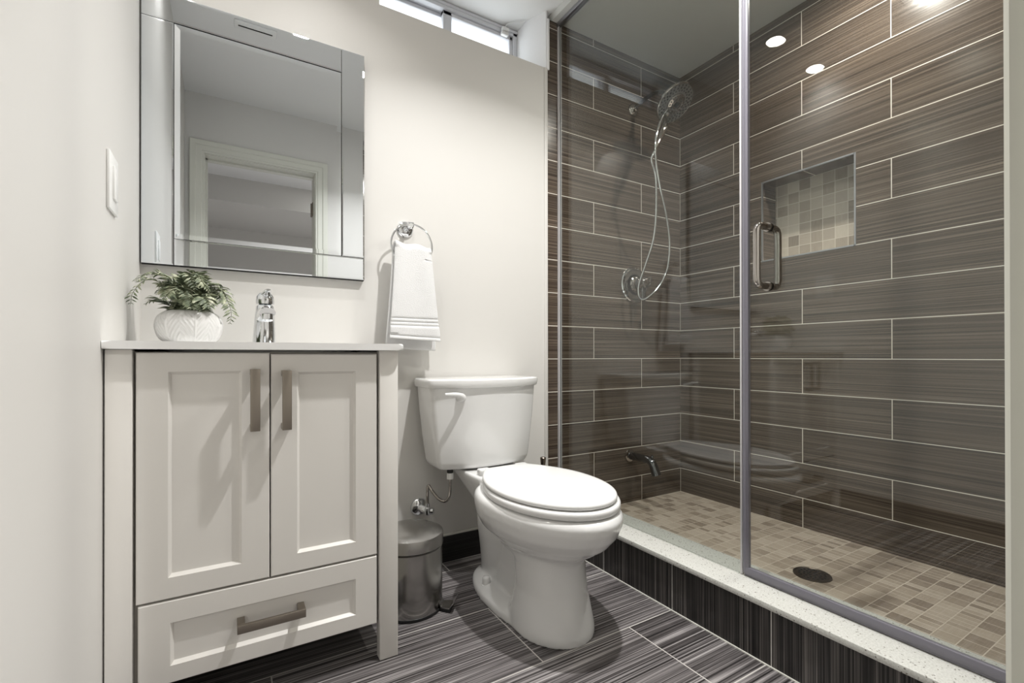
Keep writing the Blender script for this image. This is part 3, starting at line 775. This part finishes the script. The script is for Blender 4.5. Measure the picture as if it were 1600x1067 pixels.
tube(bm, pts, .008, 14, [0.0115 - 0.006 * i / (len(pts) - 1) for i in range(len(pts))], flat=(0.9, .6))
obj('flush_lever', bm, MT['seat'], t, 60)
for sx, yy in ((-.088, 1.395), (.088, 1.395)):
    bm = NB(); lathe(bm, [(0.017, 0.0), (0.017, 0.004), (0.0135, 0.006), (0.0135, 0.024), (0.011, 0.029), (0.004, 0.031)], (TC + sx, yy, .029), n=24); obj('bolt_cap', bm, MT['seat'], t, 50)

# supply valve and hose
t = thing('water_supply', 'chrome shut-off valve with curved supply hose to the left of the toilet', 'water supply', (.613, YB, .228))
bm = NB(); lathe(bm, [(0.034, 0), (0.033, 0.004), (0.026, 0.010), (0.012, 0.016)], (.613, YB, .228), (0, -1, 0), 32); obj('flange', bm, MT['chrome'], t, 40)
bm = NB(); lathe(bm, [(0.010, 0.012), (0.010, 0.024), (0.0115, 0.026), (0.0115, 0.042), (0.009, 0.044), (0.009, 0.060)], (.613, YB, .228), (0.12, -1, 0), 8); obj('stub', bm, MT['white_plastic'], t)
bm = NB(); lathe(bm, [(0.009, -.012), (0.011, -.008), (0.011, 0.012), (0.008, 0.016), (0.008, 0.03)], (.622, 1.636, .228), n=20); lathe(bm, [(0.012, 0.010), (0.012, 0.020), (0.008, 0.024)], (.622, 1.636, .228), (0.9, -.5, 0), 12); obj('valve_body', bm, MT['chrome'], t)
hp = spline([(.622, 1.636, .250), (.621, 1.634, .300), (.624, 1.632, .322), (.633, 1.622, .305), (.650, 1.60, .279), (.668, 1.58, .272), (.679, 1.568, .295), (.679, 1.562, .345), (.679, 1.562, .362)], 10)
bm = NB(); tube(bm, hp, .0055, 12); obj('hose', bm, MT['dark_chrome'], t, 60)
bm = NB(); lathe(bm, [(0.011, 0), (0.0125, 0.003), (0.0125, 0.022)], (.679, 1.562, .355), n=8); obj('nut', bm, MT['white_plastic'], t)
bm = NB(); lathe(bm, [(0.011, 0), (0.011, 0.0145)], (.679, 1.562, .376), n=16); obj('tank_shank', bm, MT['black'], t)

# ---------------------------------------------------------------- pedal bin
BX_, BY_, BR = 0.494, 1.452, 0.101
t = thing('pedal_bin', 'brushed steel pedal bin between the vanity and the toilet', 'trash can', (BX_, BY_, 0))
bm = NB(); lathe(bm, [(BR - .006, 0.0), (BR + .001, 0.002), (BR + .001, 0.010), (BR - .002, 0.012)], (BX_, BY_, 0), n=64); obj('base_ring', bm, MT['black'], t)
bm = NB(); lathe(bm, [(BR, 0.010), (BR, 0.196), (BR - .004, 0.199)], (BX_, BY_, 0), n=72); obj('bin_body', bm, MT['steel'], t)
bm = NB(); lathe(bm, [(BR - .003, 0.197), (BR - .003, 0.203)], (BX_, BY_, 0), n=64); obj('rim', bm, MT['black'], t)
bm = NB(); lathe(bm, [(BR - .002, 0.202), (BR + .003, 0.203), (BR + .003, 0.234), (BR + .001, 0.239), (BR - .004, 0.2415), (BR * .8, 0.249), (BR * .55, 0.255), (BR * .3, 0.2585), (0.004, 0.2595)], (BX_, BY_, 0), n=72); obj('bin_lid', bm, MT['steel_lid'], t, 25)
bm = NB()
dv = Vector((0.78, -0.62, 0)).normalized(); sv = Vector((-dv.y, dv.x, 0))
def BP(a, b, z): return Vector((BX_, BY_, 0)) + dv * a + sv * b + Vector((0, 0, z))
box_pts = [(BR - .004, .016, .020), (BR + .030, .022, .013), (BR + .052, .026, .028)]
ringsL = []
for a, hw_, z in [(BR - .006, .018, .034), (BR + .004, .020, .012), (BR + .032, .026, .012), (BR + .046, .028, .030), (BR + .050, .028, .034)]:
    ringsL.append([BP(a, -hw_, z), BP(a, hw_, z), BP(a, hw_, z + .004), BP(a, -hw_, z + .004)])
loft(bm, ringsL); obj('pedal', bm, MT['steel'], t)
bm = NB(); ringsL = []
for a, hw_, z in [(BR - .002, .016, .004), (BR + .034, .024, .004), (BR + .036, .024, .009)]:
    ringsL.append([BP(a, -hw_, z - .004), BP(a, hw_, z - .004), BP(a, hw_, z + .005), BP(a, -hw_, z + .005)])
loft(bm, ringsL); obj('pedal_pad', bm, MT['black'], t)

# ---------------------------------------------------------------- toilet brush
t = thing('toilet_brush', 'toilet brush with dark metal handle behind the toilet beside the shower wall', 'toilet brush', (1.132, 1.632, 0))
bm = NB(); lathe(bm, [(0.040, 0), (0.044, 0.004), (0.044, 0.21), (0.040, 0.214), (0.012, 0.216)], (1.132, 1.632, 0), n=32); obj('holder', bm, MT['bronze'], t)
bm = NB(); lathe(bm, [(0.006, 0.21), (0.006, 0.30), (0.0075, 0.31), (0.012, 0.362), (0.0125, 0.367), (0.010, 0.370)], (1.132, 1.632, 0), n=24); obj('handle', bm, MT['bronze'], t)

# ---------------------------------------------------------------- shower curb
t = thing('shower_curb', 'low shower curb of dark streaked tile with speckled white stone cap', 'shower curb', (1.27, 0.9, 0))
bm = NB(); box(bm, 1.185, 1.345, YD, YB, 0, 0.150); obj('tile_face', bm, MT['curb_tile'], t)
bm = NB(); box(bm, 1.172, 1.352, YD, YB, 0.150, 0.166, 0.002); obj('stone_cap', bm, MT['quartz'], t)
bm = NB(); box(bm, 1.182, 1.1855, YD, YB - 0.011, 0, 0.003); o = obj('grout_line', bm, MT['trim'], t)

# ---------------------------------------------------------------- shower glass
ZG0, ZG1 = 0.168, 2.266
t = thing('shower_glass_panel', 'fixed clear glass panel standing on the shower curb beside the tiled wall', 'shower glass', (GX, 1.26, 0.166))
bm = NB(); box(bm, GX - .004, GX + .004, 0.826, YB - .006, ZG0, ZG1); obj('pane', bm, MT['glass'], t)
bm = NB(); box(bm, GX - .007, GX - .0042, YB - .012, YB, ZG0, ZG1); box(bm, GX + .0042, GX + .007, YB - .012, YB, ZG0, ZG1); obj('wall_channel', bm, MT['seal_clear'], t)
bm = NB(); box(bm, GX - .0046, GX + .0046, 0.8205, 0.8265, ZG0, ZG1, .001); obj('edge_strip', bm, MT['seal_clear'], t)
t = thing('shower_header', 'thin chrome header channel holding the glass under the shower ceiling', 'shower rail', (GX, 0.9, ZS - .018))
bm = NB(); box(bm, GX - .012, GX + .012, YD, YB, ZS - .018, ZS, .002); obj('rail', bm, MT['alu'], t)
t = thing('shower_door', 'clear frameless glass shower door with chrome pull handle', 'shower door', (GX, 0.45, 0.17))
bm = NB(); box(bm, GX - .004, GX + .004, 0.105, 0.812, 0.186, ZG1); obj('pane', bm, MT['glass'], t)
bm = NB(); tube(bm, [(GX, .8125, 0.180), (GX, .8125, ZG1)], .0075, 14, flat=(1, 1)); box(bm, GX - .006, GX + .006, .800, .8125, .180, ZG1, .002); obj('edge_seal', bm, MT['seal'], t)
bm = NB(); box(bm, GX - .0065, GX + .0065, 0.105, 0.815, 0.174, 0.194, .002); box(bm, GX - .002, GX + .002, 0.105, 0.815, 0.1675, 0.176); obj('door_sweep', bm, MT['seal'], t)
HY = 0.744; hz0, hz1 = 0.985, 1.147; rr = 0.0095
bm = NB()
def dloop(s_, off):
    pts = []
    for (dx, z) in ((0.004, hz0), (off * .35, hz0), (off * .72, hz0 + .001), (off * .93, hz0 + .008), (off, hz0 + .026), (off, (hz0 + hz1) / 2), (off, hz1 - .026), (off * .93, hz1 - .008), (off * .72, hz1 - .001), (off * .35, hz1), (0.004, hz1)):
        pts.append((GX + s_ * dx, HY, z))
    return spline(pts, 6)
tube(bm, dloop(-1, .055), rr, 18); tube(bm, dloop(1, .045), rr, 18)
for z in (hz0, hz1): lathe(bm, [(.0125, -.008), (.0125, -.004)], (GX, HY, z), (1, 0, 0), 24); lathe(bm, [(.0125, .004), (.0125, .008)], (GX, HY, z), (1, 0, 0), 24)
o = obj('pull_handle', bm, MT['dark_chrome'], t, 50)

# ---------------------------------------------------------------- shower fittings
FX, FZ = 1.728, 2.022
t = thing('shower_fixture', 'chrome round shower head with hand shower and metal hose on the tiled wall', 'shower head', (FX, YB, FZ))
bm = NB(); lathe(bm, [(0.030, 0), (0.029, 0.006), (0.022, 0.016), (0.013, 0.022)], (FX, YB, FZ), (0, -1, 0), 32); obj('flange', bm, MT['dark_chrome'], t, 40)
DC = Vector((1.728, 1.442, 1.936)); DN = Vector((0.06, -.64, -.77)).normalized()
bm = NB(); tube(bm, spline([(FX, YB, FZ), (FX, 1.62, 2.040), (FX + .002, 1.56, 2.040), (FX + .004, 1.515, 2.022), tuple(DC - DN * .050 + Vector((0, 0.012, .012)))], 8), .0095, 16); obj('arm', bm, MT['shower_chrome'], t, 60)
bm = NB(); lathe(bm, [(.012, -.075), (.0165, -.066), (.0165, -.05), (.020, -.045), (.024, -.03), (.030, -.018)], DC, DN, 28); obj('ball_joint', bm, MT['shower_chrome'], t, 40)
bm = NB(); DR = 0.093
lathe(bm, [(.030, -.02), (.060, -.013), (DR - .004, -.010), (DR, -.006), (DR, .001), (DR - .003, .004), (DR - .006, .004), (DR - .007, .002)], DC, DN, 72)
lathe(bm, [(DR - .0065, .0015), (DR - .0065, .0025), (.049, .0026), (.048, .0022)], DC, DN, 72, mi=2)
ex, ey, ez = frame_of(DN)
hd = Vector((-0.10, 0.34, -0.93)); hd = (hd - DN * hd.dot(DN)).normalized()       # handle direction in the disc plane
def ring_noz(R_, n, rad, z=.0026, off=0):
    for i in range(n):
        a = 2 * pi * (i + off) / n; p = DC + ex * (R_ * cos(a)) + ey * (R_ * sin(a))
        if R_ > .05 and (p - DC).normalized().dot(hd) > 0.93: continue
        lathe(bm, [(rad, z - .002), (rad, z + .001), (rad * .6, z + .002)], p, DN, 8, mi=1)
ring_noz(.058, 24, .0042); ring_noz(.069, 24, .0050, off=.5); ring_noz(.0800, 26, .0042)
obj('spray_disc', bm, [MT['dark_chrome'], MT['nozzle'], MT['disc_face']], t, 30)
bm = NB()
lathe(bm, [(.046, -.006), (.046, .006), (.043, .011), (.030, .0135), (.028, .012), (.016, .013), (.015, .010), (0, .010)], DC, DN, 56)
ring_noz(.037, 18, .0035, .0118); ring_noz(.025, 13, .0030, .0135); lathe(bm, [(.012, .009), (.011, .0135), (.004, .0145)], DC, DN, 24, mi=1)
hb = DC + hd * .044 - DN * .002
hend = Vector((1.655, 1.478, 1.752))
pts = spline([hb, hb + hd * .025 + DN * .004, hb.lerp(hend, .45) + DN * .006, hb.lerp(hend, .78) + DN * .002, hend], 8)
N = len(pts); tube(bm, pts, .012, 20, [.0115 + .0045 * sin(pi * min(1, i / (N - 1) * 1.15)) for i in range(N)])
dh = (pts[-1] - pts[-3]).normalized()
lathe(bm, [(.0105, -.002), (.0105, .026), (.008, .034), (.007, .04)], hend, dh, 20)
obj('hand_shower', bm, [MT['dark_chrome'], MT['nozzle']], t, 40)
h0 = hend + dh * .038
bk = DC - DN * .032 + Vector((-.022, .012, -.05))
hp = spline([h0, h0 + dh * .05, (1.655, 1.490, 1.60), (1.668, 1.50, 1.45), (1.672, 1.52, 1.33), (1.664, 1.56, 1.22), (1.662, 1.60, 1.13), (1.672, 1.605, 1.072), (1.692, 1.585, 1.066), (1.737, 1.562, 1.108), (1.775, 1.545, 1.17), (1.790, 1.535, 1.24), (1.775, 1.515, 1.335), (1.728, 1.495, 1.45), (1.672, 1.48, 1.56), (1.640, 1.475, 1.67), (1.640, 1.475, 1.77), (1.665, 1.475, 1.845), tuple(bk)], 30)
bm = NB(); tube(bm, hp, .006, 10, [.0052 + (.0011 if i % 2 else -.0004) for i in range(len(hp))]); obj('hose', bm, MT['chrome'], t, 80)

VX, VZ = 1.731, 1.149
t = thing('shower_valve', 'chrome round shower valve with lever on the tiled wall', 'shower valve', (VX, YB, VZ))
bm = NB(); lathe(bm, [(0.088, 0), (0.088, 0.006), (0.084, 0.011), (0.076, 0.012), (0.075, 0.010)], (VX, YB, VZ), (0, -1, 0), 64)
lathe(bm, [(0.0755, 0.008), (0.0755, 0.0105), (0.060, 0.0075), (0.045, 0.012), (0.040, 0.014)], (VX, YB, VZ), (0, -1, 0), 64, mi=1)
obj('escutcheon', bm, [MT['chrome'], MT['dark_face']], t, 30)
bm = NB(); lathe(bm, [(0.042, 0.010), (0.042, 0.020), (0.036, 0.024), (0.034, 0.036), (0.030, 0.038), (0.030, 0.046), (0.028, 0.048), (0.027, 0.085), (0.023, 0.090), (0.023, 0.108), (0.015, 0.112)], (VX, YB, VZ), (0, -1, 0), 40)
for hh in (0.0225, 0.037, 0.047, 0.087): lathe(bm, [(0.0315 if hh < .05 else .0262, hh - .0012), (0.0335 if hh < .03 else (.0315 if hh < .05 else .0262), hh + .0012)], (VX, YB, VZ), (0, -1, 0), 40, mi=1)  # black rings paint the shade in gaps between knob segments
obj('knob', bm, [MT['dark_chrome'], MT['nozzle']], t, 30)
bm = NB(); pts = spline([(VX, YB - .066, VZ - .018), (VX - .006, YB - .072, VZ - .045), (VX - .014, YB - .080, VZ - .085)], 8); tube(bm, pts, .012, 16, [.015 - .004 * i / (len(pts) - 1) for i in range(len(pts))], flat=(1, .7)); obj('lever', bm, MT['shower_chrome'], t, 50)

t = thing('tub_spout', 'chrome spout low on the tiled shower wall', 'spout', (1.70, YB, .302))
bm = NB(); lathe(bm, [(0.030, 0), (0.029, 0.006), (0.022, 0.010)], (1.70, YB, .302), (0, -1, 0), 28); obj('flange', bm, MT['dark_chrome'], t, 40)
bm = NB(); pts = spline([(1.70, YB, .302), (1.70, 1.64, .304), (1.70, 1.585, .304), (1.701, 1.556, .292), (1.703, 1.542, .262), (1.705, 1.534, .238)], 8); N = len(pts); tube(bm, pts, .018, 24, [.019 - .001 * sin(pi * i / (N - 1)) + (.004 * (i / (N - 1)) ** 4) for i in range(N)]); obj('spout_body', bm, MT['shower_chrome'], t, 50)
bm = NB(); lathe(bm, [(.005, 0), (.004, .012), (.007, .014), (.007, .020), (.003, .023)], (1.701, 1.556, .306), n=16); obj('diverter_knob', bm, MT['shower_chrome'], t)

t = thing('floor_drain', 'round dark metal drain in the mosaic shower floor', 'drain', (1.652, 0.825, ZF))
bm = NB(); lathe(bm, [(0.056, 0), (0.055, 0.003), (0.050, 0.003), (0.049, 0.0022), (0, 0.0022)], (1.652, 0.825, ZF), n=48); obj('grate', bm, MT['bronze'], t)
bm = NB()
for rad_, n_ in ((.012, 6), (.024, 11), (.037, 17)):
    for i in range(n_):
        a = 2 * pi * i / n_; lathe(bm, [(.0042, .0015), (.0042, .0029)], (1.652 + rad_ * cos(a), .825 + rad_ * sin(a), ZF), n=6)
obj('drain_holes', bm, MT['nozzle'], t)
